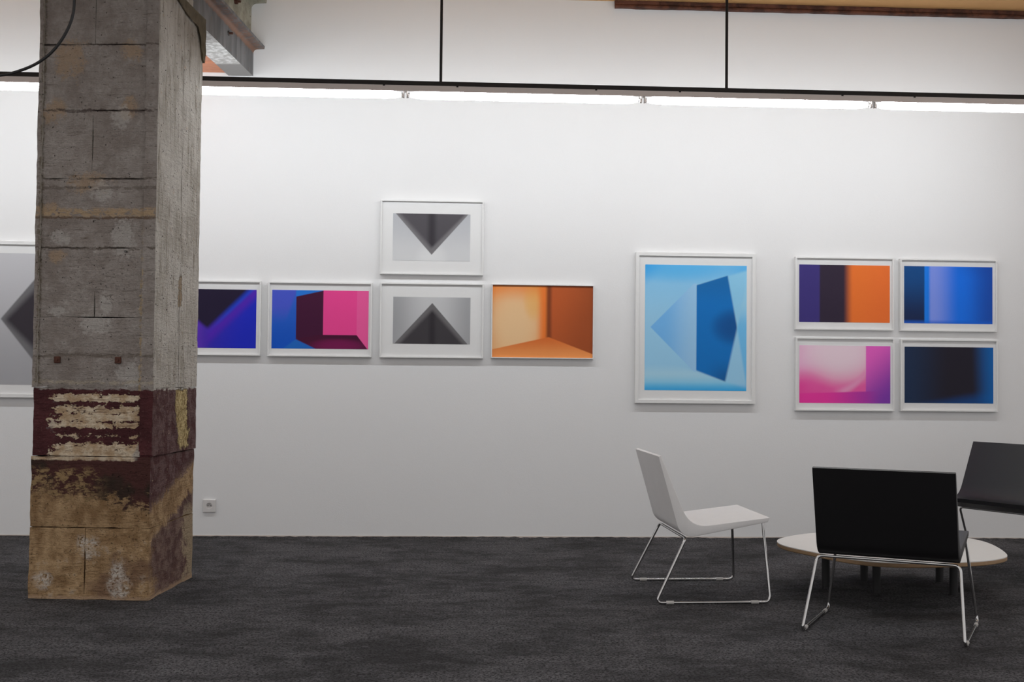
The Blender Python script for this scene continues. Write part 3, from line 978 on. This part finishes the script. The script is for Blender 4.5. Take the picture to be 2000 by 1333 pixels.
# ------------------------------------------------------------------ lounge chairs
def chrome_material():
    M = Mat('polished_chrome', 0.10, 1.0)
    n = M.noise(M.coord(), 30, 2)
    M.color(M.mix(n, (0.50, 0.495, 0.49, 1), (0.58, 0.575, 0.57, 1)))
    return M.m
M_CHROME = chrome_material()
M_GLIDE = simple('clear_plastic_glide', (0.50, 0.48, 0.46, 1), 0.4, var=0.1)
def fabric(name, c, rough=0.85):
    M = Mat(name, rough, spec=0.25)
    o = M.coord()
    n1 = M.noise(o, 350, 2, 0.6)
    n2 = M.noise(o, 9, 3)
    a_ = tuple(v * 0.90 for v in c[:3]) + (1,)
    b_ = tuple(min(1, v * 1.08) for v in c[:3]) + (1,)
    M.color(M.mix(n1 * 0.6 + n2 * 0.4, a_, b_))
    M.bump(n1, 0.25, 0.001)
    return M.m
M_WHITEFAB = fabric('off_white_upholstery', (0.76, 0.745, 0.74, 1))
M_BLACKFAB = simple('black_lacquered_shell', (0.0055, 0.0050, 0.0062, 1), 0.42, var=0.15, nscale=200)
M_GREYFAB = simple('charcoal_shell', (0.0095, 0.0093, 0.0112, 1), 0.45, var=0.12, nscale=200)

def shell_profile():
    outer = fillet([(-0.2888, 0.7145, 0), (-0.186, 0.352, 0), (-0.135, 0.318, 0), (0.262, 0.394, 0)], [0, 0.05, 0.05, 0], 6)
    inner = fillet([(0.270, 0.416, 0), (-0.128, 0.366, 0), (-0.2765, 0.7196, 0)], [0, 0.095, 0], 8)
    return [(p.x, p.y) for p in outer] + [(p.x, p.y) for p in inner]
PROF = shell_profile()

def make_chair(name, label, group, pose, w, W, mat):
    x, y, th = pose
    root = empty(name, (x, y, 0), th)
    tag(root, label, 'chair', group)
    # upholstered one-piece shell; local x = forward, y = left
    bm = prism([(p[0], p[1]) for p in PROF], 'y', -w / 2, w / 2)
    bmesh.ops.recalc_face_normals(bm, faces=bm.faces[:])
    side = [f for f in bm.faces if len(f.verts) > 4]
    es = list({e for f in side for e in f.edges})
    bmesh.ops.bevel(bm, geom=es, offset=0.0035, segments=2, affect='EDGES', profile=0.5)
    obj('seat_shell', bm, mat, root, smooth=40)
    r = 0.0068
    h = w / 2
    def side_path(s):
        return [(0.238, s * (h - 0.014), 0.394), (0.263, s * (W / 2), 0.009), (-0.304, s * (W / 2), 0.009), (-0.152, s * (h + 0.004), 0.316)]
    L = side_path(1)
    Rr = side_path(-1)
    pts = L + Rr[::-1]
    rad = [0, 0.032, 0.032, 0.028, 0.028, 0.032, 0.032, 0]
    path = fillet(pts, rad, 7)
    bm = bmesh.new()
    tube(bm, path, r, 10)
    fr = obj('sled_frame', bm, M_CHROME, root, smooth=60)
    for s in (-1, 1):
        for sx in (-0.235, 0.185):
            bm = bmesh.new()
            tube(bm, [(sx - 0.018, s * W / 2, 0.009), (sx + 0.018, s * W / 2, 0.009)], 0.0092, 10)
            obj('glide', bm, M_GLIDE, fr, smooth=60)
    return root

make_chair('lounge_chair', 'off-white lounge chair with chrome sled base standing alone on the carpet', 'lounge chairs', (1.307, 6.110, 0.0347), 0.592, 0.660, M_WHITEFAB)
make_chair('lounge_chair', 'black lounge chair seen from behind in front of the low table', 'lounge chairs', (1.985, 5.250, 1.0634), 0.592, 0.666, M_BLACKFAB)
# the seat at the right edge is a wide version of the same model
CW = 1.12
px, py, pth = 3.19, 6.937, 3.6535
sx, sy = math.sin(pth), -math.cos(pth)          # towards its right-hand side
shift = (CW - 0.592) / 2
make_chair('lounge_chair', 'charcoal lounge seat cut off by the right edge of the picture behind the table', 'lounge chairs', (px - sx * shift, py - sy * shift, pth), CW, CW + 0.07, M_GREYFAB)

# ------------------------------------------------------------------ low table
TZ0 = 0.240
out = [(1.757, 6.313), (1.882, 6.475), (2.054, 6.607), (2.36, 6.70), (2.65, 6.62), (2.835, 6.44), (2.873, 6.20), (2.782, 5.817), (2.691, 5.686), (2.499, 5.575), (2.09, 5.534), (1.915, 5.68), (1.83, 5.87), (1.735, 6.10)]
cx = sum(p[0] for p in out) / len(out)
cy = sum(p[1] for p in out) / len(out)
loop = []
for i in range(len(out)):
    p0, p1, p2, p3 = [out[(i + k) % len(out)] for k in (-1, 0, 1, 2)]
    for k in range(6):
        t = k / 6
        q = []
        for d in range(2):
            a_, b_, c2, e_ = p0[d], p1[d], p2[d], p3[d]
            q.append(0.5 * (2 * b_ + (c2 - a_) * t + (2 * a_ - 5 * b_ + 4 * c2 - e_) * t * t + (3 * b_ - a_ - 3 * c2 + e_) * t ** 3))
        loop.append(Vector((q[0] - cx, q[1] - cy)))
for it in range(5):
    loop = [(loop[i - 1] + loop[i] * 2 + loop[(i + 1) % len(loop)]) / 4 for i in range(len(loop))]
tbl = empty('low_table', (cx, cy, 0))
tag(tbl, 'low round-cornered coffee table with pale top and plywood edge behind the black chair', 'table')
M_TOP = simple('pale_laminate', (0.76, 0.745, 0.715, 1), 0.5, var=0.02, nscale=12)
M_PLY = simple('plywood_edge', (0.34, 0.215, 0.115, 1), 0.6, var=0.25, nscale=30)
M_LEG = simple('black_table_leg', (0.014, 0.013, 0.014, 1), 0.55, var=0.2)
obj('table_top', prism([(p.x, p.y) for p in loop], 'z', TZ0 - 0.004, TZ0), M_TOP, tbl)
def inset(l, d):
    return [(p.x * (1 - d / p.length), p.y * (1 - d / p.length)) for p in l]
bm = bmesh.new()
levels = [(0.0005, TZ0 - 0.0041), (0.0, TZ0 - 0.006), (0.0, TZ0 - 0.020), (0.004, TZ0 - 0.024)]
rings = [[bm.verts.new((x, y, z)) for x, y in inset(loop, d)] for d, z in levels]
n = len(loop)
for i in range(len(rings) - 1):
    for k in range(n):
        bm.faces.new((rings[i][k], rings[i][(k + 1) % n], rings[i + 1][(k + 1) % n], rings[i + 1][k]))
bm.faces.new(rings[0])
bm.faces.new(rings[-1][::-1])
obj('plywood_core', bm, M_PLY, tbl)
for (lx, ly) in ((2.010, 6.27), (2.285, 6.46), (2.215, 6.08), (2.690, 6.42), (2.600, 6.03)):
    bm = bmesh.new()
    tube(bm, [(lx - cx, ly - cy, 0.0), (lx - cx, ly - cy, TZ0 - 0.023)], 0.021, 14)
    obj('leg', bm, M_LEG, tbl, smooth=60)
